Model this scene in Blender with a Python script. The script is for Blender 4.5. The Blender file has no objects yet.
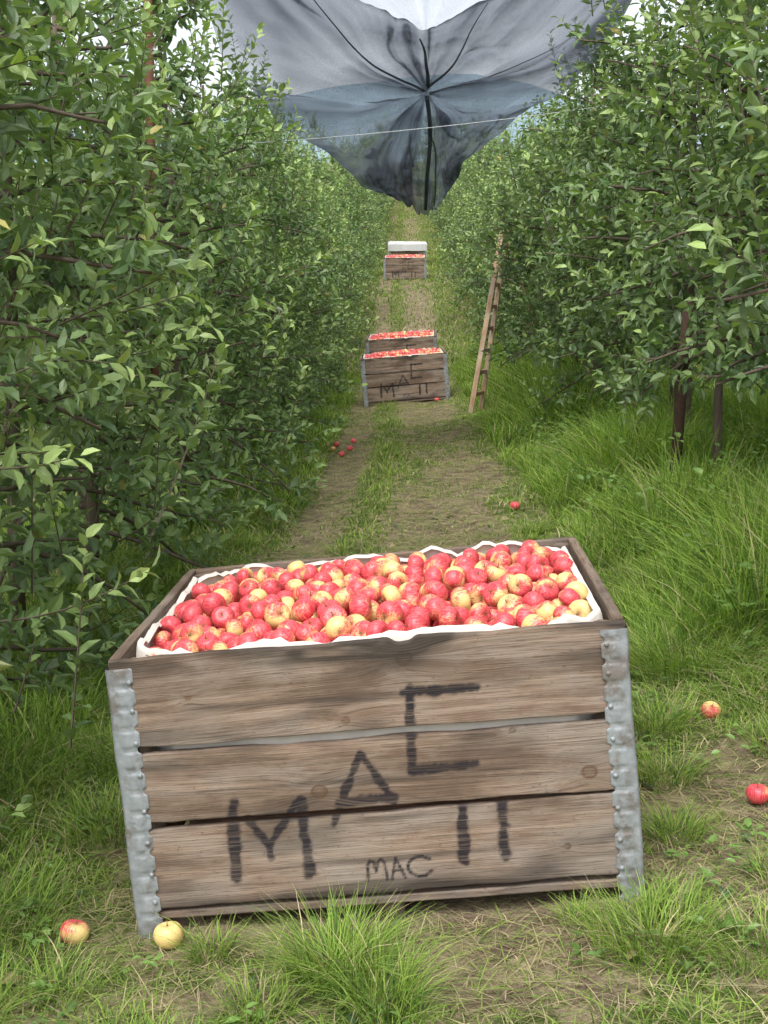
import bpy, math, random, time
import numpy as np
from mathutils import Matrix, Vector, Euler
T0=time.time()
rng=np.random.default_rng(7); random.seed(7)
scene=bpy.context.scene
def link(o): scene.collection.objects.link(o); return o

# ---------------- mesh helper ----------------
class Acc:
    def __init__(s, attrs=None):
        s.attrs=attrs or {}; s.V=[]; s.F=[]; s.M=[]; s.S=[]; s.A={k:[] for k in s.attrs}; s.n=0
    def add(s,V,Fs,mat=0,smooth=False,**at):
        V=np.asarray(V,float).reshape(-1,3)
        if not isinstance(Fs,list): Fs=[Fs]
        for F in Fs:
            F=np.asarray(F,int)
            s.F.append(F+s.n); s.M.append(np.full(len(F),mat)); s.S.append(np.full(len(F),smooth))
        s.V.append(V)
        for k,d in s.attrs.items():
            a=at.get(k)
            if a is None: a=np.zeros((len(V),d))
            s.A[k].append(np.broadcast_to(np.asarray(a,float).reshape(-1,d) if np.ndim(a)>0 and np.size(a)!=d else np.full((len(V),d),a),(len(V),d)))
        s.n+=len(V)
    def mesh(s,name,mats):
        me=bpy.data.meshes.new(name); V=np.concatenate(s.V)
        me.vertices.add(len(V)); me.vertices.foreach_set('co',V.astype(np.float32).ravel())
        tot=np.concatenate([np.full(len(F),F.shape[1]) for F in s.F])
        idx=np.concatenate([F.ravel() for F in s.F])
        st=np.concatenate([[0],np.cumsum(tot)[:-1]])
        me.loops.add(len(idx)); me.loops.foreach_set('vertex_index',idx.astype(np.int32))
        me.polygons.add(len(tot)); me.polygons.foreach_set('loop_start',st.astype(np.int32))
        try: me.polygons.foreach_set('loop_total',tot.astype(np.int32))
        except Exception: pass
        me.polygons.foreach_set('material_index',np.concatenate(s.M).astype(np.int32))
        me.polygons.foreach_set('use_smooth',np.concatenate(s.S).astype(bool))
        for k,d in s.attrs.items():
            a=me.attributes.new(k,'FLOAT_VECTOR' if d==3 else 'FLOAT','POINT')
            a.data.foreach_set('vector' if d==3 else 'value',np.concatenate(s.A[k]).astype(np.float32).ravel())
        for m in mats: me.materials.append(m)
        me.update(calc_edges=True)
        return me
    def obj(s,name,mats):
        return link(bpy.data.objects.new(name,s.mesh(name,mats)))

def nrm(a): return a/np.maximum(np.linalg.norm(a,axis=-1,keepdims=True),1e-9)
def hsh(ix,iy,seed):
    h=np.sin(ix*127.1+iy*311.7+seed*74.7)*43758.5453
    return h-np.floor(h)
def vn(x,y,seed=0):
    x=np.asarray(x,float); y=np.asarray(y,float)
    ix=np.floor(x); iy=np.floor(y); fx=x-ix; fy=y-iy
    fx=fx*fx*(3-2*fx); fy=fy*fy*(3-2*fy)
    a=hsh(ix,iy,seed);b=hsh(ix+1,iy,seed);c=hsh(ix,iy+1,seed);d=hsh(ix+1,iy+1,seed)
    return (a*(1-fx)+b*fx)*(1-fy)+(c*(1-fx)+d*fx)*fy
def fbm(x,y,seed=0,o=3):
    s=0;a=.5;t=0
    for i in range(o): s=s+a*vn(x*2**i,y*2**i,seed+i*3.3); t+=a; a*=.5
    return s/t
def ss(a,b,x):
    t=np.clip((np.asarray(x,float)-a)/(b-a),0,1); return t*t*(3-2*t)

def tube(pts,rad,n=6):
    pts=np.asarray(pts,float); rad=np.broadcast_to(np.asarray(rad,float),(len(pts),))
    d=nrm(np.gradient(pts,axis=0)); ref=np.array([0,0,1.]) if abs(d[0,2])<.9 else np.array([1.,0,0])
    u=nrm(np.cross(d,ref)); v=np.cross(d,u)
    a=np.linspace(0,2*np.pi,n,endpoint=False)
    V=pts[:,None]+rad[:,None,None]*(np.cos(a)[None,:,None]*u[:,None]+np.sin(a)[None,:,None]*v[:,None])
    m=len(pts); i=np.arange(m-1)[:,None]*n; j=np.arange(n)[None]; k=(j+1)%n
    F=np.stack([i+j,i+k,i+n+k,i+n+j],-1).reshape(-1,4)
    caps=np.array([list(range(n))[::-1]]); cap2=np.array([[(m-1)*n+q for q in range(n)]])
    return V.reshape(-1,3),[F,np.concatenate([caps,cap2])]
def gridF(a,b):
    i=np.arange(a-1)[:,None]*b; j=np.arange(b-1)[None]
    return np.stack([i+j,i+b+j,i+b+j+1,i+j+1],-1).reshape(-1,4)

# ---------------- terrain ----------------
SL=math.tan(math.radians(4.6))
ty=np.arange(-20,700,.5)
tz=np.interp(ty,[-20,20,25,31,42,58,90,200,700],[0,.02,.15,.62,2.1,3.3,7.4,20,60])
kk=np.ones(7)/7; tzs=np.convolve(np.pad(tz,3,mode='edge'),kk,'valid')
def lane(y): return .0147*np.clip(y,0,400)
def gz(x,y,detail=True):
    x=np.asarray(x,float); y=np.asarray(y,float)
    z=np.interp(y,ty,tzs)
    z=z+SL*x/(1+(np.abs(x)/4)**4)**.25*(1-.8*ss(28,40,y))
    if detail:
        xr=x-lane(y); near=1-ss(30,60,y)
        z=z-.03*np.exp(-((xr+.58)/.2)**2)*near*ss(4.6,6,y)-.03*np.exp(-((xr-.3)/.3)**2)*near*ss(4.6,6,y)
        z=z+.06*ss(.9,1.7,xr)*near
        z=z+(fbm(x*1.3,y*1.3,1)-.5)*.05*near+(vn(x*7,y*7,5)-.5)*.018*near
    return z
def rutmask(x,y):
    xr=x-lane(y)
    w=(fbm(x*1.1,y*.7,9)-.5)*.4
    r=np.exp(-((xr+.56+w*.5)/.19)**4)*.9+np.exp(-((xr-.30+w)/.40)**4)
    r=r*ss(5.0,6.5,y)*(1-.35*ss(30,45,y))
    r=r*(.45+.75*ss(.3,.55,fbm(x*1.9+4,y*.9,19)))
    p=ss(.50,.60,fbm(x*1.7+3,y*1.7,21))*(1-ss(5,7,y))*(xr>-.9)*.9
    q=ss(.46,.6,fbm(x*2+8,y*2,31))*np.exp(-((x-1.05)/.4)**2)*np.exp(-((y-3.8)/.6)**2)*.85
    u=np.exp(-((x-.1)/.85)**4)*np.exp(-((y-3.75)/.72)**4)
    f=np.exp(-((x-.25)/.27)**2-((y-2.95)/.22)**2)*.95
    return np.clip(r+p+q+u*.9+f,0,1)

# ---------------- node helpers ----------------
def mat(name):
    m=bpy.data.materials.new(name); m.use_nodes=True; nt=m.node_tree; nt.nodes.clear()
    return m,nt
def N(nt,t,**k):
    n=nt.nodes.new(t)
    for a,b in k.items():
        if a.startswith('i_'): n.inputs[a[2:].replace('_',' ')].default_value=b
        else: setattr(n,a,b)
    return n
def L(nt,a,b): nt.links.new(a,b)
def mixc(nt,f,a,b,blend='MIX'):
    n=nt.nodes.new('ShaderNodeMix'); n.data_type='RGBA'; n.blend_type=blend
    for sock,val in ((n.inputs[0],f),(n.inputs[6],a),(n.inputs[7],b)):
        if hasattr(val,'node'): L(nt,val,sock)
        else: sock.default_value=val if not isinstance(val,tuple) else (val+(1,))[:4]
    return n.outputs[2]
def math_(nt,op,a,b=0.,c=None):
    n=nt.nodes.new('ShaderNodeMath'); n.operation=op
    for i,v in enumerate((a,b) if c is None else (a,b,c)):
        if hasattr(v,'node'): L(nt,v,n.inputs[i])
        else: n.inputs[i].default_value=v
    return n.outputs[0]
def rng_(nt,v,a,b,c=0.,d=1.):
    n=nt.nodes.new('ShaderNodeMapRange'); n.interpolation_type='SMOOTHSTEP'
    L(nt,v,n.inputs[0]); n.inputs[1].default_value=a; n.inputs[2].default_value=b; n.inputs[3].default_value=c; n.inputs[4].default_value=d
    return n.outputs[0]
def attr(nt,name): 
    return N(nt,'ShaderNodeAttribute',attribute_name=name)
def vscale(nt,v,s,off=None):
    n=nt.nodes.new('ShaderNodeVectorMath'); n.operation='MULTIPLY'; L(nt,v,n.inputs[0]); n.inputs[1].default_value=s
    if off is None: return n.outputs[0]
    m=nt.nodes.new('ShaderNodeVectorMath'); m.operation='ADD'; L(nt,n.outputs[0],m.inputs[0])
    if hasattr(off,'node'): L(nt,off,m.inputs[1])
    else: m.inputs[1].default_value=off
    return m.outputs[0]
def noise(nt,v,scale,detail=4,rough=.55,dist=0):
    n=nt.nodes.new('ShaderNodeTexNoise'); n.inputs['Scale'].default_value=scale; n.inputs['Detail'].default_value=detail
    n.inputs['Roughness'].default_value=rough; n.inputs['Distortion'].default_value=dist
    if v is not None: L(nt,v,n.inputs['Vector'])
    return n.outputs['Fac']
def bsdf(nt,base,rough=.6,spec=.5,metal=0,bump=None,bs=.5,bd=.01,**k):
    p=nt.nodes.new('ShaderNodeBsdfPrincipled')
    for s,v in (('Base Color',base),('Roughness',rough),('Specular IOR Level',spec),('Metallic',metal)):
        if hasattr(v,'node'): L(nt,v,p.inputs[s])
        else: p.inputs[s].default_value=(v+(1,))[:4] if isinstance(v,tuple) else v
    if bump is not None:
        b=nt.nodes.new('ShaderNodeBump'); b.inputs['Strength'].default_value=bs; b.inputs['Distance'].default_value=bd
        L(nt,bump,b.inputs['Height']); L(nt,b.outputs[0],p.inputs['Normal'])
    return p
def out(nt,s):
    o=nt.nodes.new('ShaderNodeOutputMaterial'); L(nt,s,o.inputs['Surface'])

def leafy(name,trans=.25,rough=.5,back=(.16,.2,.12),backf=.6,spec=.4,simple=False):
    m,nt=mat(name); c=attr(nt,'col').outputs['Vector']
    if simple:
        p=nt.nodes.new('ShaderNodeBsdfDiffuse'); L(nt,c,p.inputs['Color'])
    else:
        g=nt.nodes.new('ShaderNodeNewGeometry')
        f=math_(nt,'MULTIPLY',g.outputs['Backfacing'],backf)
        p=bsdf(nt,mixc(nt,f,c,back),rough,spec)
    t=nt.nodes.new('ShaderNodeBsdfTranslucent'); 
    tc=mixc(nt,1.,c,(1.3,1.5,.5),'MULTIPLY'); L(nt,tc,t.inputs['Color'])
    mx=nt.nodes.new('ShaderNodeMixShader'); mx.inputs[0].default_value=trans
    L(nt,p.outputs[0],mx.inputs[1]); L(nt,t.outputs[0],mx.inputs[2]); out(nt,mx.outputs[0]); return m
M_leaf=leafy('apple_leaf',.22,.42,(.21,.28,.17),.6,.5)
M_grass=leafy('grass_blade',.28,simple=True)

m,nt=mat('bark'); tc=N(nt,'ShaderNodeTexCoord').outputs['Object']
f=noise(nt,vscale(nt,tc,(30,30,8)),1,5)
M_bark=m; out(nt,bsdf(nt,mixc(nt,f,(.05,.038,.03),(.21,.165,.125)),.85,.2,bump=f,bs=.6).outputs[0])

# ground
m,nt=mat('ground_soil_grass'); tc=N(nt,'ShaderNodeTexCoord').outputs['Object']
rut=attr(nt,'rut').outputs['Fac']
n1=noise(nt,tc,9,5,.65); n2=noise(nt,tc,70,4,.7)
soil=mixc(nt,n2,(.09,.065,.045),(.29,.22,.15))
straw=mixc(nt,n2,(.18,.155,.08),(.44,.37,.23))
soil=mixc(nt,rng_(nt,n1,.40,.60),soil,straw)
grn=mixc(nt,n2,(.05,.075,.018),(.16,.2,.055))
grn=mixc(nt,rng_(nt,n1,.45,.68),grn,straw)
fac=rng_(nt,math_(nt,'ADD',rut,math_(nt,'MULTIPLY',math_(nt,'SUBTRACT',n1,.5),1.4)),.25,.75)
col=mixc(nt,fac,grn,soil)
h=math_(nt,'ADD',n2,math_(nt,'MULTIPLY',n1,1.5))
M_ground=m; out(nt,bsdf(nt,col,.9,.15,bump=h,bs=.9,bd=.025).outputs[0])

# wood
def wood(name,c1,c2,dark,grey):
    m,nt=mat(name); g=attr(nt,'gc').outputs['Vector']; pt=attr(nt,'paint').outputs['Fac']
    gr=noise(nt,vscale(nt,g,(1.6,60,20)),1,5,.65,.6)
    gr2=noise(nt,vscale(nt,g,(.7,13,6)),1,4,.6,1.0)
    fine=noise(nt,vscale(nt,g,(9,300,90)),1,3,.7)
    blot=noise(nt,vscale(nt,g,(2.5,7,5)),1,6,.65)
    speck=noise(nt,vscale(nt,g,(60,120,60)),1,3,.7)
    col=mixc(nt,rng_(nt,gr,.35,.62),c1,c2)
    col=mixc(nt,rng_(nt,gr2,.38,.55,0,.75),col,mixc(nt,.6,col,dark))
    col=mixc(nt,rng_(nt,blot,.42,.66,0,.85),col,grey)
    col=mixc(nt,rng_(nt,blot,.5,.3,0,.55),col,dark)
    col=mixc(nt,rng_(nt,fine,.52,.66,0,.6),col,dark)
    col=mixc(nt,rng_(nt,speck,.6,.72,0,.55),col,dark)
    kn=attr(nt,'knot').outputs['Fac']
    col=mixc(nt,kn,col,(.11,.055,.025))
    st=attr(nt,'stain').outputs['Fac']
    col=mixc(nt,st,col,(.045,.037,.03))
    pf=math_(nt,'MULTIPLY',pt,rng_(nt,math_(nt,'ADD',fine,math_(nt,'MULTIPLY',gr,.6)),1.05,.72,.32,1.))
    pf=math_(nt,'MULTIPLY',pf,.97)
    col=mixc(nt,pf,col,(.018,.016,.02))
    hh=math_(nt,'ADD',math_(nt,'MULTIPLY',gr,.8),math_(nt,'MULTIPLY',fine,.5))
    out(nt,bsdf(nt,col,.82,.2,bump=hh,bs=.7,bd=.005).outputs[0]); return m
M_wood=wood('weathered_wood',(.215,.145,.10),(.335,.245,.18),(.08,.053,.037),(.31,.26,.215))
M_wood2=wood('ladder_wood',(.5,.3,.17),(.68,.48,.32),(.3,.17,.1),(.6,.5,.4))
m,nt=mat('galvanised_steel'); g=N(nt,'ShaderNodeTexCoord').outputs['Object']
a=noise(nt,g,45,6,.65); b=noise(nt,g,11,6,.7)
col=mixc(nt,a,(.2,.225,.24),(.42,.44,.45)); col=mixc(nt,rng_(nt,b,.48,.64,0,.8),col,(.18,.15,.125))
M_steel=m; out(nt,bsdf(nt,col,rng_(nt,a,.3,.7,.45,.7),.5,.4,bump=a,bs=.5,bd=.004).outputs[0])
def plain(name,c,rough=.7,spec=.3,var=.15,metal=0,sc=20):
    m,nt=mat(name); g=N(nt,'ShaderNodeTexCoord').outputs['Object']; a=noise(nt,g,sc,4)
    c1=tuple(x*(1-var) for x in c); c2=tuple(min(1,x*(1+var)) for x in c)
    out(nt,bsdf(nt,mixc(nt,a,c1,c2),rough,spec,metal,bump=a,bs=.3,bd=.004).outputs[0]); return m
M_liner=plain('white_paper_liner',(.66,.61,.54),.7,.2,.2)
M_cover=plain('white_sheet_cover',(.6,.6,.6),.7,.2,.08,0,5)
M_rust=plain('rusty_post_metal',(.15,.07,.045),.85,.2,.4)
M_post=plain('dark_wooden_post',(.085,.052,.038),.9,.15,.5,0,30)
M_wire=plain('galvanised_wire',(.45,.47,.48),.5,.5,.1)

# apple skin
m,nt=mat('apple_skin'); al=attr(nt,'al').outputs['Vector']; ar=attr(nt,'ar').outputs['Fac']
off=nt.nodes.new('ShaderNodeCombineXYZ'); 
for i,k in enumerate((37.,91.,53.)): L(nt,math_(nt,'MULTIPLY',ar,k),off.inputs[i])
sp=nt.nodes.new('ShaderNodeSeparateXYZ'); L(nt,al,sp.inputs[0])
big=noise(nt,vscale(nt,al,(1.1,1.1,.9),off.outputs[0]),1,3)
stk=noise(nt,vscale(nt,al,(11,11,1.1),off.outputs[0]),1,4,.65)
v=math_(nt,'ADD',math_(nt,'MULTIPLY',sp.outputs[0],.36),math_(nt,'MULTIPLY',big,1.1))
v=math_(nt,'ADD',v,math_(nt,'MULTIPLY',math_(nt,'SUBTRACT',stk,.5),1.1))
v=math_(nt,'ADD',v,math_(nt,'MULTIPLY',math_(nt,'SUBTRACT',ar,.5),.65))
bl=rng_(nt,v,.07,.56)
red=mixc(nt,rng_(nt,stk,.62,.36),(.57,.03,.06),(.76,.15,.145))
yel=mixc(nt,stk,(.80,.65,.24),(.78,.52,.22))
col=mixc(nt,bl,yel,red)
fr=nt.nodes.new('ShaderNodeTexVoronoi'); fr.inputs['Scale'].default_value=14; L(nt,al,fr.inputs['Vector'])
col=mixc(nt,rng_(nt,fr.outputs['Distance'],.14,.05,0,.45),col,(.85,.58,.42))
stem=attr(nt,'stem').outputs['Fac']
col=mixc(nt,stem,col,(.13,.09,.03))
M_apple=m; p=bsdf(nt,col,.36,.45); out(nt,p.outputs[0])

# net
m,nt=mat('hail_net'); g=N(nt,'ShaderNodeTexCoord').outputs['Object']; de=attr(nt,'dens').outputs['Fac']
a=noise(nt,g,70,3,.7); a2=noise(nt,g,3,5,.65)
cn=mixc(nt,a2,(.12,.138,.18),(.19,.215,.27))
cn=mixc(nt,rng_(nt,de,.82,.97,0,.75),cn,(.045,.05,.066))
d=nt.nodes.new('ShaderNodeBsdfDiffuse'); L(nt,cn,d.inputs['Color'])
tl=nt.nodes.new('ShaderNodeBsdfTranslucent'); L(nt,cn,tl.inputs['Color'])
m1=nt.nodes.new('ShaderNodeMixShader'); m1.inputs[0].default_value=.45; L(nt,d.outputs[0],m1.inputs[1]); L(nt,tl.outputs[0],m1.inputs[2])
t=nt.nodes.new('ShaderNodeBsdfTransparent'); mx=nt.nodes.new('ShaderNodeMixShader')
L(nt,math_(nt,'ADD',de,math_(nt,'MULTIPLY',math_(nt,'SUBTRACT',a,.5),.35)),mx.inputs[0])
L(nt,t.outputs[0],mx.inputs[1]); L(nt,m1.outputs[0],mx.inputs[2]); out(nt,mx.outputs[0]); M_net=m
m,nt=mat('hill_forest_hazed'); g=N(nt,'ShaderNodeTexCoord').outputs['Object']
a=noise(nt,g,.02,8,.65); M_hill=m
out(nt,bsdf(nt,mixc(nt,a,(.15,.22,.25),(.27,.35,.41)),.95,0).outputs[0])  # distance haze is put into the blue-green base colour

# ---------------- ground ----------------
def axis(pts):
    r=[]
    for (a,b,s) in pts: r.append(np.arange(a,b,s))
    return np.concatenate(r+[[pts[-1][1]]])
xs=axis([(-400,-60,40),(-60,-10,4),(-10,-3.5,.5),(-3.5,3.8,.05),(3.8,10,.5),(10,60,4),(60,400,40)])
ys=axis([(-15,1,1.),(1,8,.05),(8,25,.12),(25,60,.5),(60,120,2),(120,600,20)])
X,Y=np.meshgrid(xs,ys,indexing='ij'); Z=gz(X,Y)
A=Acc({'rut':1}); A.add(np.stack([X,Y,Z],-1),gridF(len(xs),len(ys)),smooth=True,rut=rutmask(X,Y).reshape(-1,1))
A.obj('ground',[M_ground])

A=Acc(); hx=np.linspace(-1500,1500,160); hv=np.linspace(0,1,24)
HX,HV=np.meshgrid(hx,hv,indexing='ij')
ridge=160+90*(fbm(HX/420,HX*0,3,4)-.5)*2+ 40*np.exp(-((HX-250)/300)**2)
HY=620+520*HV; HZ=20+ (ridge)*ss(0,1,HV)+ (fbm(HX/60,HY/60,8,3)-.5)*14*HV
A.add(np.stack([HX,HY,HZ],-1),gridF(160,24),smooth=True); A.obj('hill',[M_hill])

# ---------------- leaves ----------------
def leaves(A,P,D,Nn,size,col,w=.5,mati=0):
    D=nrm(D); S=nrm(np.cross(Nn,D)); U=np.cross(D,S); n=len(P)
    loc=np.array([[0,0,0],[.5,0,-.02],[1,0,-.16],[.28,.46*w,.08],[.66,.4*w,.04],[.28,-.46*w,.08],[.66,-.4*w,.04]])
    V=P[:,None]+size[:,None,None]*(loc[None,:,0:1]*D[:,None]+loc[None,:,1:2]*S[:,None]+loc[None,:,2:3]*U[:,None])
    b=np.arange(n)[:,None]*7
    F=np.concatenate([b+np.array([[0,5,6,2,1]]),b+np.array([[0,1,2,4,3]])])
    A.add(V,F,mati,col=np.repeat(col,7,axis=0))

def make_tree(seed,h0,H,R0,nb,br=1.,out_=10):
    r=np.random.default_rng(seed); A=Acc({'col':3})
    tp=[]; 
    for t in np.linspace(0,1,9): tp.append([.06*math.sin(t*4+seed),.06*math.cos(t*3+seed),t*H*.93-.1*(t==0)])
    tp=np.array(tp); A.add(*tube(tp,np.linspace(.038,.01,9),8),mat=1,smooth=True)
    P=[];D=[];Sd=[];Bt=[]
    def shoot(o,d,ln,young,upk=None):
        k=max(4,int(ln/.027)); t=np.linspace(.08,1,k)
        up=np.array([0,0,.5]) if young>.5 else np.array([0,0,.15])
        if upk is not None: up=np.array([0,0,upk])
        dd=nrm(d[None]+up[None]*t[:,None]); pts=o+np.cumsum(dd,0)*ln/k
        az=np.arange(k)*2.4+r.uniform(0,6); 
        u=nrm(np.cross(dd,np.array([.3,.2,1.]))); v=np.cross(dd,u)
        rad=np.cos(az)[:,None]*u+np.sin(az)[:,None]*v
        fold=(.35+.75*t[:,None])
        P.append(pts); D.append(nrm(dd*fold+rad*.85+r.normal(0,.18,(k,3))+np.array([0,0,-.12])))
        Sd.append(dd); Bt.append(np.full(k,young)*t)
        if ln>.3 : 
            q=np.concatenate([o[None],pts[::4]]); A.add(*tube(q,np.linspace(.005,.002,len(q)),3),mat=1)
    az=r.uniform(0,6)
    for i in range(nb):
        f=(i+.5)/nb; f=f**.95; h=h0+(H*.92-h0)*f; az+=2.4+r.normal(0,.5)
        Rr=R0*(1-.55*f**1.3)*r.uniform(.45,1.28)
        el=r.uniform(-.15 if f>.2 else -.45,.6 if f>.2 else .2); d=np.array([math.cos(az)*math.cos(el),math.sin(az)*math.cos(el),math.sin(el)])
        o=np.array([0,0,h]); n=7; pts=[o]; dd=d.copy()
        for s in range(n-1):
            dd=nrm(dd+np.array([r.normal(0,.12),r.normal(0,.12),r.normal(-.05,.1)])); pts.append(pts[-1]+dd*Rr/(n-1))
        pts=np.array(pts); A.add(*tube(pts,np.linspace(.016,.005,n),5),mat=1,smooth=True)
        ns=int(Rr/.08)+3; vig=r.random()
        for s in range(ns):
            t=.15+.85*(s+r.uniform(0,.9))/ns; t=min(t,.999); k=t*(n-1); a=int(k); q=pts[a]+(pts[a+1]-pts[a])*(k-a)
            sd=nrm(d*.5+r.normal(0,.62,3)+np.array([0,0,.25]))
            shoot(q,sd,r.uniform(.12,.36),min(1,.5*r.random()+.6*vig*r.random()+.1))
    for i in range(34):
        f=r.uniform(.05,1); h=h0+(H*.95-h0)*f; a=r.uniform(0,6.28); q=R0*(1-.55*f)*r.uniform(.3,1.15)*(f<.97)
        shoot(np.array([math.cos(a)*q,math.sin(a)*q,h]),nrm(np.array([r.normal(0,.25)+.3*math.cos(a),r.normal(0,.25)+.3*math.sin(a),1.])),r.uniform(.3,.75),1.)
    for i in range(out_):   # long extension shoots that break the outline
        f=r.uniform(.1,.8); h=h0+(H*.9-h0)*f; a=r.uniform(0,6.28); q=R0*(1-.55*f)*.75
        shoot(np.array([math.cos(a)*q,math.sin(a)*q,h]),nrm(np.array([math.cos(a),math.sin(a),r.uniform(-.15,.5)])),r.uniform(.35,.6),1.,r.uniform(-.4,.7))
    P=np.concatenate(P);D=np.concatenate(D);Sd=np.concatenate(Sd);Bt=np.concatenate(Bt); n=len(P)
    Nn=nrm(Sd*.5+np.array([0,0,.75])+r.normal(0,.38,(n,3))+ .35*nrm(P*np.array([1,1,0])))
    size=r.uniform(.06,.10,n)*(1-.3*Bt*(r.random(n)))
    base=np.array([.11,.185,.062]); yng=np.array([.31,.41,.13]); dk=np.array([.052,.105,.04]); 
    rr=r.random((n,1)); col=base*(1-rr)+dk*rr; col=col*(1-Bt[:,None]*.85)+yng*Bt[:,None]*.85
    col=col*r.uniform(.8,1.3,(n,1))*br; yl=r.random(n)<.004; col[yl]=[.36,.32,.09]
    leaves(A,P,D,Nn,size,col,.50)
    print('tree leaves',n); return A.mesh('apple_tree',[M_leaf,M_bark])
TL=[make_tree(11,.32,3.5,.9,30,1.14),make_tree(12,.28,3.8,.86,31,1.14),make_tree(13,.35,3.3,.94,29,1.14)]
TR=[make_tree(21,.85,3.6,.95,32),make_tree(22,.95,3.9,.9,33),make_tree(23,.8,3.4,1.0,31)]
TN=[make_tree(31,1.02,3.7,1.0,33,1.05),make_tree(32,.98,3.9,1.02,33,1.05)]
def put(me,x,y,s,rz,name='apple_tree'):
    o=link(bpy.data.objects.new(name,me)); o.location=(x,y,float(gz(x,y,False))); o.rotation_euler=(random.uniform(-.04,.04),random.uniform(-.04,.04),rz)
    o.scale=(s,s,s*random.uniform(.92,1.06)); return o
y=2.9; i=0
while y<92:
    put(TL[i%3],-1.76+float(lane(y))+random.uniform(-.16,.16),y,random.uniform(.86,1.12),random.uniform(0,6.28))
    put(TR[(i*2+1)%3] if y>10.5 else TN[i%2],2.0+float(lane(y))+random.uniform(-.12,.12)+(.18 if y<9 else 0),y+.7,random.uniform(.94,1.1),random.uniform(0,6.28))
    y+=random.uniform(.9,1.12) if y<36 else 1.5; i+=1
y=4.5
while y<32:
    put(TL[i%3],-5.2+random.uniform(-.1,.1),y,1.08,random.uniform(0,6.28)); put(TL[(i+1)%3],5.2+random.uniform(-.1,.1),y,1.05,random.uniform(0,6.28)); y+=1.5; i+=1
for k in range(16):
    put(TL[k%3],-11+k*1.6,98+random.uniform(-1,5),random.uniform(1.2,1.7),random.uniform(0,6.28))

# ---------------- grass ----------------
def blades(A,x,y,h,w,lean,az,col,seg=3,z=None):
    n=len(x); 
    if z is None: z=gz(x,y)-.004
    t=np.linspace(0,1,seg+1); wd=np.array([.8,1,.75,.12]) if seg==3 else np.array([.9,1,.15])
    dx=np.cos(az);dy=np.sin(az)
    fa=az+np.pi/2+rng.normal(0,.6,n); sx=np.cos(fa);sy=np.sin(fa)
    cx=x[:,None]+dx[:,None]*(lean*h)[:,None]*t**1.7; cy=y[:,None]+dy[:,None]*(lean*h)[:,None]*t**1.7
    cz=z[:,None]+h[:,None]*(t-.32*np.minimum(lean,1.6)[:,None]*t**2.2)
    hw=(w[:,None]*wd)/2
    Lf=np.stack([cx-sx[:,None]*hw,cy-sy[:,None]*hw,cz],-1); Rt=np.stack([cx+sx[:,None]*hw,cy+sy[:,None]*hw,cz],-1)
    V=np.stack([Lf,Rt],2).reshape(n,-1,3)
    b=np.arange(n)[:,None,None]*(2*(seg+1)); i=np.arange(seg)[None,:,None]*2
    F=(b+i+np.array([0,1,3,2])[None,None]).reshape(-1,4)
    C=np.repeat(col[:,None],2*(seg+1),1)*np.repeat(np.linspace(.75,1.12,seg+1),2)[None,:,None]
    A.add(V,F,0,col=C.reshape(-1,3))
G1=np.array([.18,.285,.055]);G2=np.array([.31,.42,.095]);G3=np.array([.105,.19,.045]);ST=np.array([.56,.48,.29])
def gcol(n,straw=.15,br=1.,x=None,y=None):
    a=rng.random((n,1)); c=G1*(1-a)+G2*a; 
    b=rng.random((n,1))<.28; c=np.where(b,G3,c)
    s=rng.random((n,1))<(straw if np.ndim(straw)==0 else np.asarray(straw)[:,None]); c=np.where(s,ST*rng.uniform(.6,1.1,(n,1)),c)
    if x is not None: c=c*(.65+.7*fbm(x*1.2,y*1.2,55))[:,None]
    return c*rng.uniform(.8,1.15,(n,1))*br
A=Acc({'col':3})
def inbin(x,y): return (np.abs(x-.04)<.62)&(y>3.28)&(y<4.52)
def scatter(n,x0,x1,y0,y1):
    return rng.uniform(x0,x1,n),rng.uniform(y0,y1,n)
x,y=scatter(215000,-2.6,3.0,1.9,7.5)
vis=np.abs(x)<.32*y+.35
rm=rutmask(x,y); dens=(.3+1.*fbm(x*2.5,y*2.5,77))*(1-.82*rm)
k=vis&(rng.random(len(x))<dens)&~inbin(x,y); x=x[k];y=y[k];rm=rm[k];n=len(x)
hh=rng.uniform(.025,.07,n)*(.35+1.4*fbm(x*2.2,y*2.2,40)**1.3)*(1-.5*rm)*(1+1.3*ss(.85,1.3,x)*ss(4.1,5.1,y)+1.*ss(-.8,-1.2,x))
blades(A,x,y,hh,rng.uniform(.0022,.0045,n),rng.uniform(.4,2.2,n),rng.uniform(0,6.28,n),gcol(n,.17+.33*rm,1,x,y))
x,y=scatter(90000,-2.4,2.8,1.9,9); vis=np.abs(x)<.32*y+.35; k=vis&~inbin(x,y)&(rng.random(len(x))<.3+.7*rutmask(x,y)+.4*ss(.5,.65,fbm(x*1.6,y*1.6,15))); x=x[k];y=y[k];n=len(x)
az=rng.uniform(0,6.28,n); ln=rng.uniform(.04,.17,n)
blades(A,x,y,ln*.16,rng.uniform(.0016,.0036,n),ln/(ln*.16)*np.ones(n),az,np.where(rng.random((n,1))<.62,ST*rng.uniform(.35,1.,(n,1)),gcol(n,0)),z=gz(x,y)+.004)
def tuft(cx,cy,num,spread,h,w=.0028,lean=(.3,1.3),br=1.05,straw=.1):
    a=rng.uniform(0,6.28,num); r=spread*np.sqrt(rng.random(num)); x=cx+np.cos(a)*r; y=cy+np.sin(a)*r
    blades(A,x,y,h*rng.uniform(.4,1.1,num),np.full(num,w)*rng.uniform(.6,1.3,num),rng.uniform(*lean,num),a+rng.normal(0,.7,num),gcol(num,straw,br))
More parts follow.
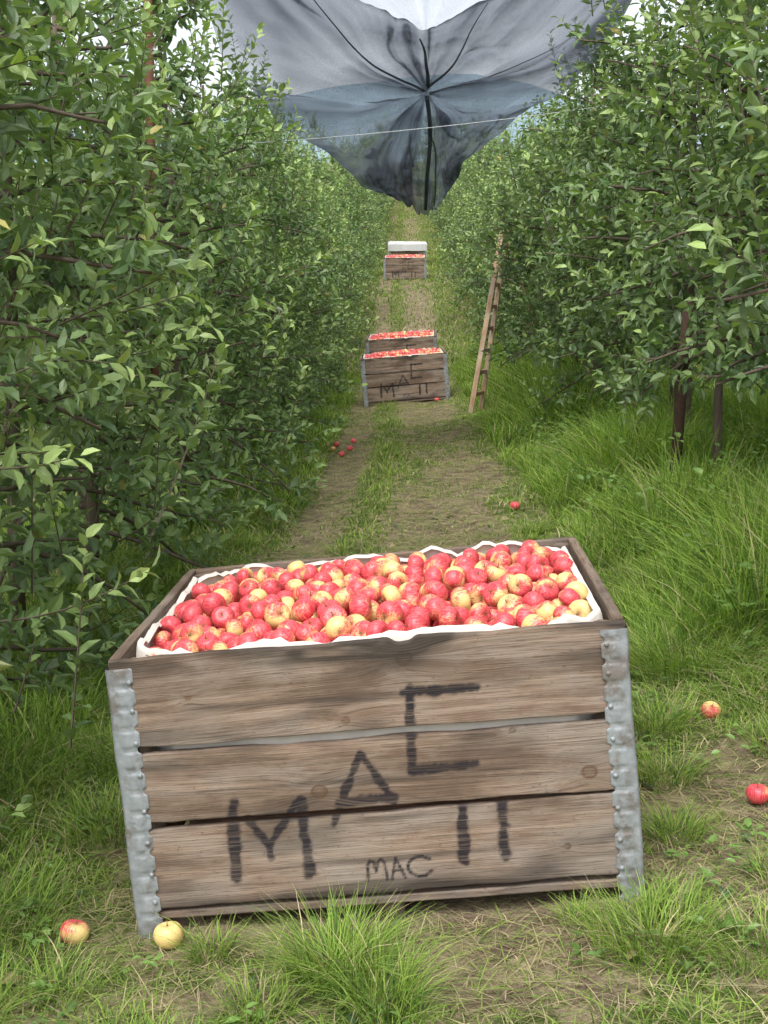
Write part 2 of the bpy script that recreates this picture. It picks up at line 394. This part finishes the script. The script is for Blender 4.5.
for (cx,cy,num,sp,h) in [(-.11,3.0,700,.09,.20),(-.01,2.88,350,.08,.17),(-.27,2.88,200,.08,.10),(.6,3.04,600,.13,.14),(.85,2.95,350,.13,.12),
    (1.15,5.3,1500,.24,.22),(1.45,5.6,1200,.25,.27),(1.8,5.0,900,.25,.25),(-.8,2.95,350,.2,.10),(-1.,3.4,500,.2,.17),(-.40,3.17,150,.05,.11),(.68,3.2,170,.06,.10),
    (1.0,3.35,260,.1,.1),(-.78,4.0,500,.15,.16),(-.85,4.7,600,.2,.19),(.9,4.6,400,.12,.16),(-.55,2.8,200,.1,.08),(-.05,3.2,160,.05,.1),(.45,3.22,90,.04,.07),
    (.85,4.15,300,.1,.13),(1.25,4.3,300,.12,.13),(.78,3.7,260,.08,.11)]:
    tuft(cx,cy,num,sp,h)
for i in range(210):
    yy=rng.uniform(2.6,9); xx=rng.choice([rng.uniform(-1.9,-.8),rng.uniform(.8,2.2),rng.uniform(-1,1)])
    if inbin(np.array([xx]),np.array([yy]))[0] or float(rutmask(np.array([xx]),np.array([yy]))[0])>.5: continue
    tuft(xx,yy,int(rng.uniform(50,170)),rng.uniform(.03,.11),rng.uniform(.05,.17))
x,y=scatter(135000,-1.9,2.4,7.3,26)
xr=x-lane(y); rm=rutmask(x,y); k=rng.random(len(x))<(.25+.9*fbm(x*2,y*2,71))*(1-.82*rm); x=x[k];y=y[k];xr=xr[k];rm=rm[k];n=len(x)
hh=rng.uniform(.02,.08,n)*(.4+.9*fbm(x*1.5,y*1.5,44))*(1+1.3*ss(.8,1.3,xr)+1.2*ss(-.8,-1.3,xr)+.6*np.exp(-((xr+.15)/.15)**2))*(1-.45*rm)
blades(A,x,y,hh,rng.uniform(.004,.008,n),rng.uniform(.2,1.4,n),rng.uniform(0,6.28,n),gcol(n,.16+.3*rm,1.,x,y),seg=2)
x,y=scatter(28000,-1.0,1.2,7.3,24); az=rng.uniform(0,6.28,len(x)); ln=rng.uniform(.05,.2,len(x)); k=rng.random(len(x))<.2+.8*rutmask(x,y); x=x[k];y=y[k];az=az[k];ln=ln[k]
blades(A,x,y,ln*.16,rng.uniform(.003,.007,len(x)),np.full(len(x),6.),az,np.where(rng.random((len(x),1))<.65,ST*rng.uniform(.35,.95,(len(x),1)),gcol(len(x),0)),2,z=gz(x,y)+.004)
x,y=scatter(45000,-1.6,3.2,26,92); rm=rutmask(x,y); k=rng.random(len(x))<(1-.6*rm); x=x[k];y=y[k];n=len(x)
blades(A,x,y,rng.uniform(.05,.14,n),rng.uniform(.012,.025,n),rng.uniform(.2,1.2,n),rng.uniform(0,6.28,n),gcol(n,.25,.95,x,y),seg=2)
def verge(n,x0,x1,y0,y1,hmin,hmax,w,br,seg=3,seed=60,sgn=1):
    x=rng.uniform(x0,x1,n); y=rng.uniform(y0,y1,n); d=fbm(x*1.3,y*1.3,seed)
    k=rng.random(n)<.15+1.3*ss(.35,.65,d); x=x[k]+lane(y[k]);y=y[k];d=d[k];n=len(x)
    hh=(hmin+(hmax-hmin)*ss(.3,.7,d))*rng.uniform(.5,1.1,n)*(.35+.65*ss(x0,x0+.6,x-lane(y)) if sgn>0 else (.35+.65*ss(-x1,-x1+.5,-(x-lane(y)))))
    blades(A,x,y,hh,rng.uniform(w*.6,w*1.3,n),rng.uniform(.15,1.3,n),rng.uniform(0,6.28,n),gcol(n,.07,br,x,y),seg=seg)
verge(50000,.95,3.2,5.4,12,.14,.70,.006,1.08)
verge(34000,.85,3.2,12,26,.18,.75,.010,1.05,2)
verge(18000,-3.0,-.9,3.2,10,.08,.32,.005,1.,3,61,-1)
verge(18000,-3.0,-.75,10,26,.1,.4,.010,1.1,2,61,-1)
A.obj('grass',[M_grass])
# broadleaf weeds
A=Acc({'col':3}); P=[];D=[];S=[];C=[]
for i in range(1000):
    if i<300: cx,cy=rng.uniform(-1.9,-.75),rng.uniform(2.6,8)
    elif i<420: cx,cy=rng.uniform(-1.2,1.3),rng.uniform(2.7,6)
    else: cx,cy=rng.uniform(1.25,2.8),rng.uniform(5,14)
    if inbin(np.array([cx]),np.array([cy]))[0]: continue
    k=rng.integers(6,16); a=rng.uniform(0,6.28,k); z0=float(gz(cx,cy)); tall=(i>=420)*rng.uniform(0,.5)
    P.append(np.stack([cx+np.cos(a)*.01+rng.normal(0,.025,k),cy+np.sin(a)*.01+rng.normal(0,.025,k),z0+.012+rng.random(k)*(tall+.03)],-1)); D.append(np.stack([np.cos(a),np.sin(a),rng.uniform(-.05,.7,k)],-1)); S.append(rng.uniform(.012,.038,k)*(1+.9*(i>=420))); C.append(np.tile(np.array([[.14,.24,.055]])*rng.uniform(.7,1.4),(k,1)))
P=np.concatenate(P);D=np.concatenate(D);S=np.concatenate(S);C=np.concatenate(C)
leaves(A,P,D,nrm(np.array([0,0,1.])+rng.normal(0,.25,P.shape)),S,C,.6)
n=350; x=rng.uniform(-1.6,1.9,n); y=rng.uniform(2.3,10,n); k=~inbin(x,y); x=x[k];y=y[k];n=len(x); a=rng.uniform(0,6.28,n)
leaves(A,np.stack([x,y,gz(x,y)+.02],-1),np.stack([np.cos(a),np.sin(a),rng.normal(0,.2,n)],-1),nrm(np.array([0,0,1.])+rng.normal(0,.3,(n,3))),rng.uniform(.035,.07,n),np.where(rng.random((n,1))<.5,np.array([[.07,.13,.06]]),np.array([[.3,.24,.12]])),.55)
A.obj('weeds',[M_leaf])

# ---------------- apples ----------------
def apple_geo(ns=18,nr=12):
    ph=np.linspace(0.0001,np.pi-.0001,nr); th=np.linspace(0,2*np.pi,ns,endpoint=False)
    r=np.sin(ph)**.92*(1+.06*np.cos(ph)); z=np.cos(ph)*.88-.3*np.exp(-(ph/.42)**2)+.16*np.exp(-((np.pi-ph)/.36)**2)
    R=r[:,None]*(1+.025*np.cos(5*th)[None]*ss(1.3,3,ph)[:,None])
    V=np.stack([R*np.cos(th),R*np.sin(th),np.repeat(z[:,None],ns,1)],-1).reshape(-1,3)
    i=np.arange(nr-1)[:,None]*ns; j=np.arange(ns)[None]; k=(j+1)%ns
    F=np.stack([i+j,i+ns+j,i+ns+k,i+k],-1).reshape(-1,4)
    sv,sf=tube(np.array([[0,0,.5],[.02,0,.75],[.08,.02,.98]]),[.035,.03,.045],5)
    return V,F,sv,sf
def add_apple(A,geo,c,r,rd,upr=None):
    V,F,sv,sf=geo
    if upr is None: R=np.array(Euler((random.uniform(0,6.28),random.uniform(0,6.28),random.uniform(0,6.28))).to_matrix())
    else: R=np.array(Euler((upr,0,random.uniform(0,6.28))).to_matrix())
    Bl=nrm(V)@np.array(Euler((0,0,random.uniform(0,6.28))).to_matrix()).T
    sc=np.array([r,r,r*random.uniform(.93,1.06)])
    A.add((V*sc)@R.T+c,F,0,True,al=Bl,ar=rd,stem=np.exp(-((np.linalg.norm(V[:,:2],axis=1))/.09)**2)*.8)
    A.add((sv*sc)@R.T+c,sf,0,True,al=np.tile([0,0,1.],(len(sv),1)),ar=rd,stem=1.)
W,DP,HT=1.23,1.20,.70
def pack(seed,wx,wy,floor,top):
    r=np.random.default_rng(seed); fails=0; cap=2600
    buf=np.zeros((cap,4)); n=0
    while fails<90 and n<cap:
        rad=r.uniform(.030,.0365); k=16
        x=r.uniform(-wx+rad,wx-rad,k); y=r.uniform(-wy+rad,wy-rad,k)
        cut=(wx+wy-.07)-(np.abs(x)+np.abs(y)); ok=cut>rad*1.3
        z=np.full(k,floor+rad)
        if n:
            b=buf[:n]; d2=(x[:,None]-b[:,0])**2+(y[:,None]-b[:,1])**2; rs=(rad*.97+b[:,3]*.97)**2
            zz=np.where(d2<rs,b[:,2]+np.sqrt(np.maximum(rs-d2,0)),-9).max(1); z=np.maximum(z,zz)
        lim=top(x,y)-rad
        ok&=z<lim
        if not ok.any(): fails+=1; continue
        fails=0; z=np.where(ok,z,9); q=np.argmin(z); buf[n]=[x[q],y[q],z[q],rad]; n+=1
    return buf[:n]
def top(x,y): return .716+.042*(1-(x/.58)**2)*(1-(y/.56)**2)
pk=pack(3,.577,.562,.54,top); print('apples',len(pk),time.time()-T0)
A=Acc({'al':3,'ar':1,'stem':1}); geo=apple_geo(18,12)
for c in pk: add_apple(A,geo,c[:3],c[3],random.random())
ME_pile=A.mesh('apple_pile',[M_apple])
def bin_matrix(x,y,z,roll,yaw,pitch=0): 
    return Matrix.Translation((x,y,z))@Matrix.Rotation(math.radians(-yaw),4,'Z')@Matrix.Rotation(math.radians(pitch),4,'X')@Matrix.Rotation(math.radians(-roll),4,'Y')

# ---------------- bin ----------------
SEG=[((.080,.572),(.253,.570),.011),((.097,.582),(.085,.380),.0115),((.085,.380),(.240,.384),.0115),
 ((-.034,.434),(-.113,.262),.009),((-.034,.434),(.033,.311),.009),((-.096,.311),(.035,.318),.011),
 ((-.350,.333),(-.363,.144),.0125),((-.319,.292),(-.273,.224),.009),((-.273,.224),(-.196,.323),.009),((-.273,.224),(-.272,.19),.007),((-.188,.324),(-.183,.142),.012),
 ((.2,.286),(.19,.144),.012),((.291,.288),(.291,.146),.012)]
mac=[(-.045,.113),(-.043,.150),(-.036,.163),(-.028,.160),(-.023,.135),(-.016,.160),(-.008,.165),(-.001,.155),(.002,.113)]
SEG+=[(mac[i],mac[i+1],.0036) for i in range(len(mac)-1)]
SEG+=[((.014,.113),(.026,.166),.0036),((.026,.166),(.046,.113),.0036),((.018,.133),(.041,.133),.0036)]
cc=[(.0845+.027*math.cos(t)*1.15,.139+.025*math.sin(t)) for t in np.linspace(.7,5.7,9)]
SEG+=[(cc[i],cc[i+1],.0038) for i in range(8)]
KN=[(-.14,.345,.020),(.505,.345,.019),(.09,.655,.02),(-.06,.515,.010),(.44,.16,.009),(-.43,.60,.008),(.33,.46,.008)]
def paintmask(x,z):
    m=np.zeros_like(x); e=(vn(x*160,z*160,3)-.5)*.005+(vn(x*45,z*45,4)-.5)*.008+(fbm(x*12,z*12,44)-.5)*.008
    for (a,b,h) in SEG:
        a=np.array(a);b=np.array(b);d=b-a; t=np.clip(((x-a[0])*d[0]+(z-a[1])*d[1])/(d@d),0,1)
        ds=np.hypot(x-a[0]-t*d[0],z-a[1]-t*d[1])
        soft=.32*h; m=np.maximum(m,1-ss(h-soft,h+soft*1.3,ds+e*min(1,h/.01)*(.35 if h<.005 else 1)))
    return m
def plank(A,M,Ln,Wd,T,nL=8,nF=2,mat=0,front=None,wob=.0015,notch=None,rr=None):
    rr=rr or rng; c=.0035
    z=np.linspace(-Wd/2+c,Wd/2-c,nF+1)
    prof=[(-Wd/2+c*.3,-T/2+c*.3)]+[(q,-T/2) for q in z]+[(Wd/2-c*.3,-T/2+c*.3),(Wd/2,-T/2+c),(Wd/2,T/2-c),(Wd/2-c,T/2),(-Wd/2+c,T/2),(-Wd/2,T/2-c),(-Wd/2,-T/2+c)]
    prof=np.array(prof); m=len(prof); xs=np.linspace(-Ln/2,Ln/2,nL+1)
    XX=np.repeat(xs[:,None],m,1); ZZ=np.repeat(prof[None,:,0],nL+1,0).copy(); YY=np.repeat(prof[None,:,1],nL+1,0).copy()
    s=rr.uniform(0,99); wv=(fbm(XX*7+s,XX*0,2,4)-.5)*2*wob*2
    wv2=(fbm(XX*7+s+50,XX*0,2,4)-.5)*2*wob*2
    ZZ+=np.where(ZZ>0,wv*ss(.2,1,ZZ/(Wd/2)),wv2*ss(.2,1,-ZZ/(Wd/2)))
    YY+=(fbm(XX*2+s,ZZ*2,6,2)-.5)*wob*3
    if notch is not None:
        for (nx,nw,nd) in notch: ZZ-=nd*np.exp(-((XX-nx)/nw)**4)*ss(.6,1,ZZ/(Wd/2))
    gx=XX.copy(); gzz=ZZ.copy(); kn=np.zeros_like(XX); pa=np.zeros_like(XX); st=np.zeros_like(XX)
    if front is not None:
        zc=front; zz=ZZ+zc; pa=paintmask(XX,zz)*(YY<0)
        gzz+=(fbm(XX*1.3+s,zz*2,31,2)-.5)*.05
        for (kx,kz,kr) in KN:
            dx=(XX-kx)/(kr*4.5); dz=(zz-kz)/(kr*2.2); g=np.exp(-(dx**2+dz**2))
            gzz+=g*kr*1.5*np.tanh((zz-kz)/kr*1.5); d=np.hypot(XX-kx,(zz-kz)*1.15)
            kn=np.maximum(kn,(1-ss(kr*.55,kr,d))*.6*(.6+.4*np.cos(d/kr*14))); kn=np.maximum(kn,.9*np.exp(-((d-kr*.85)/(kr*.18))**2)); gx+=g*.1
        if zc>.5:
            st=.9*np.exp(-((XX-.09)/.045)**2-((zz-.70)/.022)**2)+.55*np.exp(-((XX-.10)/.10)**2-((zz-.66)/.04)**2)
            st+=.7*ss(.5,.75,fbm(XX*6,zz*25,12))*ss(.62,.7,zz)
        st=np.clip(st+.5*ss(.5,.8,fbm(XX*4+9,zz*14,14))+.55*ss(.52,.72,fbm(XX*1.5+9,zz*30,18,4)),0,.9)
        st=np.clip(st+.5*ss(.14,.08,zz)*fbm(XX*8,zz*8,23),0,.9)
    else: st=.35*ss(.5,.8,fbm(XX*4+s,ZZ*12+s,14))
    e=np.minimum(Wd/2-np.abs(ZZ),Ln/2-np.abs(XX)); st=np.clip(st+.6*np.exp(-e/.007)*fbm(XX*12+s,ZZ*5,8),0,.92)
    V=np.stack([XX,YY,ZZ],-1).reshape(-1,3)
    off=rr.uniform(0,30,3)
    GC=np.stack([gx,gzz,YY],-1).reshape(-1,3)+off
    i=np.arange(nL)[:,None]*m; j=np.arange(m)[None]; k=(j+1)%m
    F=np.stack([i+j,i+m+j,i+m+k,i+k],-1).reshape(-1,4)
    caps=np.array([list(range(m)),[nL*m+q for q in range(m)][::-1]])
    Mm=np.array(M); V=V@Mm[:3,:3].T+Mm[:3,3]
    A.add(V,[F,caps],mat,False,gc=GC,paint=pa.reshape(-1,1),knot=kn.reshape(-1,1),stain=st.reshape(-1,1))
TR_=Matrix.Translation
def RZ(a): return Matrix.Rotation(math.radians(a),4,'Z')
def RX(a): return Matrix.Rotation(math.radians(a),4,'X')
def RY(a): return Matrix.Rotation(math.radians(a),4,'Y')
WA={'gc':3,'paint':1,'knot':1,'stain':1}
B=Acc(WA); T=.024
rows=[(.485,.703),(.297,.466),(.080,.281)]
for zi,(a,b) in enumerate(rows):
    zc=(a+b)/2; w=b-a
    plank(B,TR_((0,-DP/2+T/2,zc))@RY([.1,.3,-.3][zi]),W-.012,w,T,300,int(w/.0042),front=zc,notch=[(.09,.028,.013)] if zi==0 else None,wob=.0028)
    plank(B,TR_((0,DP/2-T/2,zc))@RZ(180),W-.012,w,T,30,4)
    for s in (-1,1):
        plank(B,TR_((s*(W/2-T/2),0,zc))@RZ(90*s),DP-2*T-.004,w,T,30,4)
plank(B,TR_((0.0,-DP/2+.035,.058))@RX(90)@RY(-.3),W-.03,.055,.02,40,3)
for q in range(7):
    plank(B,TR_((0,-DP/2+.15+q*.157,.058))@RX(90),W-.05,.13,.02,10,2)
for xx in (-.5,0,.5):
    plank(B,TR_((xx,0,.018))@RZ(90),DP-.1,.046,.07,10,2)
for sx in (-1,1):
    for sy in (-1,1):
        plank(B,TR_((sx*(W/2-.052),sy*(DP/2-.052),.36))@RZ(45)@RY(90),.66,.05,.05,6,2)
def strap(sx,sy):
    nz=220; z=np.linspace(-.015,.685,nz); fw=.062
    q=[(fw,-.0),(fw*.96,-.0025),(fw*.86,-.003),(fw*.76,-.0034),(fw*.66,-.0065),(fw*.5,-.007),(fw*.36,-.0065),(fw*.26,-.004),(fw*.15,-.004),(.005,-.004),(0.001,-.003),(-.003,.002),(-.004,.008),(-.004,.03),(-.004,.05),(-.001,.052)]
    q=np.array(q); m=len(q)
    ZZ=np.repeat(z[:,None],m,1); XX=np.repeat(q[None,:,0],nz,0).copy(); YY=np.repeat(q[None,:,1],nz,0).copy()
    ph=(z/.052+.3*sx)%1; tab=ss(.08,.2,ph)*(1-ss(.8,.92,ph))
    edge=np.zeros(m); edge[:5]=[1,1,.8,.5,.2]; XX-=edge[None]*(1-tab[:,None])*.008
    mid=np.zeros(m); mid[4:7]=1
    YY+=mid[None]*(1-tab[:,None])*.002
    bend=(fbm(ZZ*6,ZZ*0,3+sx)-.5)*.008
    XX+=bend; YY-=np.abs(fbm(ZZ*14,XX*30,5+sx,4)-.5)*.009
    P=np.stack([XX,YY,ZZ],-1); P2=P.copy()
    P2[...,0]=sx*(W/2)-sx*P[...,0]; P2[...,1]=sy*(DP/2)-sy*P[...,1]
    F=gridF(nz,m); 
    if sx*sy<0: F=F[:,::-1]
    B.add(P2,F,1,True)
for sx in (-1,1):
    for sy in (-1,1): strap(sx,sy)
for sx in (-1,1):
    for z in (.10,.17,.25,.33,.42,.50,.58,.65):
        for dx in (.05,):
            v,f=tube(np.array([[sx*(W/2-dx),-DP/2-.003,z],[sx*(W/2-dx),-DP/2-.008,z],[sx*(W/2-dx),-DP/2-.009,z]]),[.0065,.0055,.002],10); B.add(v,f,1,True)
pth=[]; hx,hy,cr=W/2-T-.006,DP/2-T-.006,.10
cor=[(-hx+cr,-hy),(hx-cr,-hy),(hx,-hy+cr),(hx,hy-cr),(hx-cr,hy),(-hx+cr,hy),(-hx,hy-cr),(-hx,-hy+cr)]
for i in range(8):
    a=np.array(cor[i]);b=np.array(cor[(i+1)%8]); k=max(6,int(np.linalg.norm(b-a)/.02))
    for t in np.arange(k)/k: pth.append(a+(b-a)*t)
pth=np.array(pth); n=len(pth); s=np.arange(n); tan=nrm(np.roll(pth,-1,0)-np.roll(pth,1,0)); inn=np.stack([-tan[:,1],tan[:,0]],-1)
wv=(fbm(s*.25,s*0,4,4)-.5); wv[-6:]=wv[-6:]*np.linspace(1,0,6)+wv[0]*np.linspace(0,1,6)
lv=[]
for (zz,io) in ((.30,.004),(.60,.004),(.655,.006),(.692,.010),(.706,.014),(.704,.021),(.697,.028)):
    k=ss(.6,.7,zz); p=pth+inn*(io+wv[:,None]*.03*k); lv.append(np.concatenate([p,(zz+wv*.06*k-.004*k)[:,None]],1))
lv=np.array(lv); mL=len(lv); i=np.arange(mL-1)[:,None]*n; j=np.arange(n)[None]; k=(j+1)%n
B.add(lv.reshape(-1,3),np.stack([i+j,i+k,i+n+k,i+n+j],-1).reshape(-1,4),2,True)
ME_bin=B.mesh('wooden_apple_bin',[M_wood,M_steel,M_liner])
for q,(x,y,z,ro,ya,pi_) in enumerate([(.035,3.90,.005,5.2,1.8,0),(.33,21.1,.03,4.8,-.5,1.5),(.36,25.6,.19,4,2,4),(.62,42.6,2.06,.5,1,5.5),(.80,50.5,2.74,0,0,5)]):
    mt=bin_matrix(x,y,z,ro,ya,pi_)
    o=link(bpy.data.objects.new('wooden_apple_bin',ME_bin)); o.matrix_world=mt
    if q<4:
        o=link(bpy.data.objects.new('apple_pile',ME_pile)); o.matrix_world=mt
    else:
        u=np.linspace(-1,1,41); UX,UY=np.meshgrid(u,u,indexing='ij')
        def fold(t,h): return np.clip(t*1.35,-1,1)*h
        px=fold(UX,.64); py=fold(UY,.63); ov=np.maximum(np.abs(UX*1.35)-1,0)+np.maximum(np.abs(UY*1.35)-1,0)
        pz=.735-ov*.75+(fbm(UX*3,UY*3,4)-.5)*.03; px=px+np.sign(UX)*(fbm(UY*6,UX,2)*.04)*(ov>0); py=py+np.sign(UY)*(fbm(UX*6,UY,3)*.04)*(ov>0)
        Ac=Acc(); Ac.add(np.stack([px,py,pz],-1),gridF(41,41),0,True); o=Ac.obj('white_cover_sheet',[M_cover]); o.matrix_world=mt
print('bins',time.time()-T0)

for (x,y,rd,r) in [(-.755,3.32,.3,.036),(-.512,3.235,-.55,.036),(1.095,4.67,.1,.034),(1.053,3.89,.7,.034),(.893,9.7,.95,.035),(-.35,14.7,.9,.034),(-.42,14.2,.9,.034),(-.5,15.1,.9,.034),(-.33,15.6,.8,.034),(-.52,14.6,.6,.034),(1.25,8.,.9,.03),(.75,20.4,.8,.034),(.88,20.7,.9,.034)]:
    A=Acc({'al':3,'ar':1,'stem':1}); add_apple(A,apple_geo(28,18),np.zeros(3),r,rd,random.uniform(-.8,.8))
    o=A.obj('apple',[M_apple]); o.location=(x,y,float(gz(x,y))+r*.95)

# ---------------- hail net ----------------
Lp=np.array([(-1.5,10.5,4.3),(-1.36,13,3.58),(-.98,14,3.12),(-.34,15,2.74),(.14,15.5,2.48)])
Rp=np.array([(2.2,10.5,4.3),(1.92,13,3.62),(1.45,14,3.27),(.82,15,2.86),(.64,15.5,2.49)])
Mp=np.array([(.36,12.5,3.80),(.385,13,3.46),(.39,13.8,3.16),(.40,14.6,2.75),(.42,15.3,2.38)])
def netsheet(A,Lp,Mp,Rp,nt_,nu,amp,dens,seed,k1=1.):
    tt=np.linspace(0,4,nt_); ip=lambda P:np.stack([np.interp(tt,range(5),P[:,k]) for k in range(3)],-1)
    ks=np.ones(9)/9
    def sm(P): return np.stack([np.convolve(np.pad(P[:,k],4,mode='edge'),ks,'valid') for k in range(3)],-1)
    l,m_,r=sm(ip(Lp)),sm(ip(Mp)),sm(ip(Rp)); u=np.linspace(-1,1,nu)
    au=np.abs(u)[None,:,None]; side=np.where(u[None,:,None]<0,l[:,None],r[:,None])
    P=m_[:,None]+(side-m_[:,None])*au**1.1
    sag=np.sin(np.pi*au)*.10; P[...,2:3]-=sag*(1-tt/4)[:,None,None]
    TT=np.repeat(tt[:,None],nu,1); UU=np.repeat(u[None],nt_,0)
    P[...,2]+=(fbm(UU*2.5,UU*0+seed,seed+20,2)-.5)*.28*(1-ss(0,1.2,TT))
    P[...,2]+=(fbm(TT*2.,UU*0+seed,seed+21,2)-.5)*.18*ss(.6,1,np.abs(UU))
    a_=(TT-1.4)*.55; b_=UU*1.5; an=np.arctan2(a_,b_); rd=np.hypot(a_,b_)
    wx=fbm(UU*2+seed,TT*.8,seed+5,2); wy=fbm(UU*2+seed,TT*.8+30,seed+6,2)
    # drapery: soft folds fanning out of the gathered point, plus slack swags
    f=fbm(np.cos(an)*5+wx*2.5+seed,np.sin(an)*5+rd*.6,seed,4)
    f2=np.abs(np.sin(an*5.3+wx*7+rd*1.1))
    f3=fbm(UU*3+wy*2,TT*3+wx*2,seed+8,3)
    fold=(f-.5)*1.7+(f2-.5)*.3+(f3-.5)*.8
    w=np.minimum(1,rd*2+.2)
    P[...,1]+=fold*amp*w; P[...,2]+=fold*amp*.4*w
    rg=np.exp(-((f2-.02)/.10)**2)*ss(.42,.6,f)
    d=dens+.16*np.clip(rg,0,1)*k1+.15*np.exp(-(rd/.12)**2)+.34*(f-.5)*2*k1+.16*(f3-.5)*2*k1+.12*ss(1.8,3.4,TT)+.2*np.exp(-((TT)/.05)**2)
    A.add(P,gridF(nt_,nu),0,True,dens=np.clip(d,0.1 if k1<1 else .5,.96).reshape(-1,1))
    return P
A=Acc({'dens':1}); nt_,nu=200,320; PN=netsheet(A,Lp,Mp,Rp,nt_,nu,.26,.75,3)
o2=np.array([.0,.9,.30]); netsheet(A,Lp+o2,Mp+np.array([.0,.9,.62]),Rp+o2,90,120,.15,.22,9,.5)
def crease(t0,u0,t1,u1,r0,r1,bend=.1,wg=.008):
    pts=[]; ph=random.uniform(0,6)
    for s in np.linspace(0,1,26):
        t=t0+(t1-t0)*s; u=u0+(u1-u0)*s+bend*math.sin(s*3.1)+wg*math.sin(s*9+ph); pts.append(PN[int(np.clip(t/4,0,1)*(nt_-1)),int(np.clip((u+1)/2,0,1)*(nu-1))]+np.array([0,-.02,-.005]))
    pts=np.array(pts); pts=np.stack([np.convolve(np.pad(pts[:,k],3,mode='edge'),np.ones(7)/7,'valid') for k in range(3)],-1)
    A.add(*tube(pts,np.linspace(r0,r1,26),6),0,True,dens=.88)
crease(1.4,0,.0,-.62,.012,.003,-.04); crease(1.35,0,.0,.30,.013,.003,.04); crease(1.4,0,3.9,.05,.02,.018,.05); crease(1.45,0,.7,.85,.008,.002,-.06)
crease(1.3,0,.25,-.05,.018,.008,.02); crease(2.1,.03,3.9,.45,.007,.006,.05)
A.obj('hail_net',[M_net])
def wire(pts,r,name='trellis_wire'):
    A=Acc(); A.add(*tube(np.array(pts,float),r,5),smooth=True); A.obj(name,[M_wire])
def sagw(a,b,s,n=14):
    a=np.array(a,float);b=np.array(b,float); return [a+(b-a)*t+np.array([0,0,-4*s*t*(1-t)]) for t in np.linspace(0,1,n)]
wire(sagw((-1.75,12.0,2.72),(2.25,12.0,3.12),.05),.003)
for xx in (-1.78,2.0):
    for h in (1.2,2.0,2.8):
        yy=np.array([2,12,22,27]); wire([(xx+.0147*q,q,h+float(gz(xx,q,False))) for q in yy],.002)
def post(x,y,h,tx,r=.035,M=None):
    z=float(gz(x,y)); A=Acc(); A.add(*tube(np.array([(x,y,z-.2),(x+tx*.5,y,z+h*.5),(x+tx,y,z+h)]),r,10),smooth=True); A.obj('trellis_post',[M or M_rust])
post(1.86,9.2,1.25,.07,.036,M_post); post(-1.5,9.4,4.1,.02,.03)
for yy in (17,26,35): post(-1.78+.0147*yy,yy,3.1,0); post(2.0+.0147*yy,yy,3.1,0)

# ---------------- ladder ----------------
A=Acc(WA); b0=np.array([1.15,18.,float(gz(1.15,18.))]); t0=np.array([1.50,18.2,2.36]); sd=nrm(np.array([.32,.95,0]))
def beam(a,b,w,t,nL=10):
    a=Vector(a);b=Vector(b); d=(b-a).normalized(); ref=Vector((float(sd[0]),float(sd[1]),0)); y_=d.cross(ref).normalized(); z_=d.cross(y_)
    M=Matrix(((d.x,y_.x,z_.x,(a.x+b.x)/2),(d.y,y_.y,z_.y,(a.y+b.y)/2),(d.z,y_.z,z_.z,(a.z+b.z)/2),(0,0,0,1)))
    plank(A,M,(b-a).length,w,t,nL,2)
for s in (-1,1): beam(b0+sd*s*.24,t0+sd*s*.12,.032,.06)
for k in range(8):
    t=.1+k*.12; c=b0+(t0-b0)*t; h=.24+(.12-.24)*t; beam(c-sd*h,c+sd*h,.03,.05,3)
lt=np.array([2.3,18.9,0]); lt[2]=float(gz(2.3,18.9)); beam(lt,t0+np.array([0,0,-.05]),.025,.03)
A.obj('orchard_ladder',[M_wood2])

# ---------------- light / sky ----------------
w=bpy.data.worlds.new('World'); scene.world=w; w.use_nodes=True; nt=w.node_tree; nt.nodes.clear()
sk=nt.nodes.new('ShaderNodeTexSky'); sk.sky_type='NISHITA'; sk.sun_disc=False
EL,AZ=58,200
sk.sun_elevation=math.radians(EL); sk.sun_rotation=math.radians(AZ); sk.air_density=1.; sk.dust_density=4.; sk.ozone_density=1.
hs=nt.nodes.new('ShaderNodeHueSaturation'); hs.inputs['Saturation'].default_value=.3; hs.inputs['Value'].default_value=2.1; L(nt,sk.outputs[0],hs.inputs['Color'])
bg=nt.nodes.new('ShaderNodeBackground'); bg.inputs['Strength'].default_value=.15; L(nt,hs.outputs[0],bg.inputs['Color'])
o=nt.nodes.new('ShaderNodeOutputWorld'); L(nt,bg.outputs[0],o.inputs['Surface'])
sun=bpy.data.lights.new('sun','SUN'); sun.energy=1.4; sun.angle=math.radians(30); sun.color=(1,.98,.95)
so=link(bpy.data.objects.new('sun',sun))
d=Vector((math.sin(math.radians(AZ))*math.cos(math.radians(EL)),math.cos(math.radians(AZ))*math.cos(math.radians(EL)),math.sin(math.radians(EL))))
so.rotation_euler=(-d).to_track_quat('-Z','Y').to_euler()
cam=bpy.data.cameras.new('camera'); co=link(bpy.data.objects.new('camera',cam)); co.location=(0,0,1.5)
co.rotation_euler=(math.radians(90-8.39),0,0); cam.sensor_fit='VERTICAL'; cam.sensor_height=36; cam.sensor_width=27; cam.lens=50.55; cam.clip_end=3000; cam.clip_start=.05
scene.camera=co
scene.view_settings.view_transform='Standard'; scene.view_settings.look='None'; scene.view_settings.exposure=0
print('done',time.time()-T0)
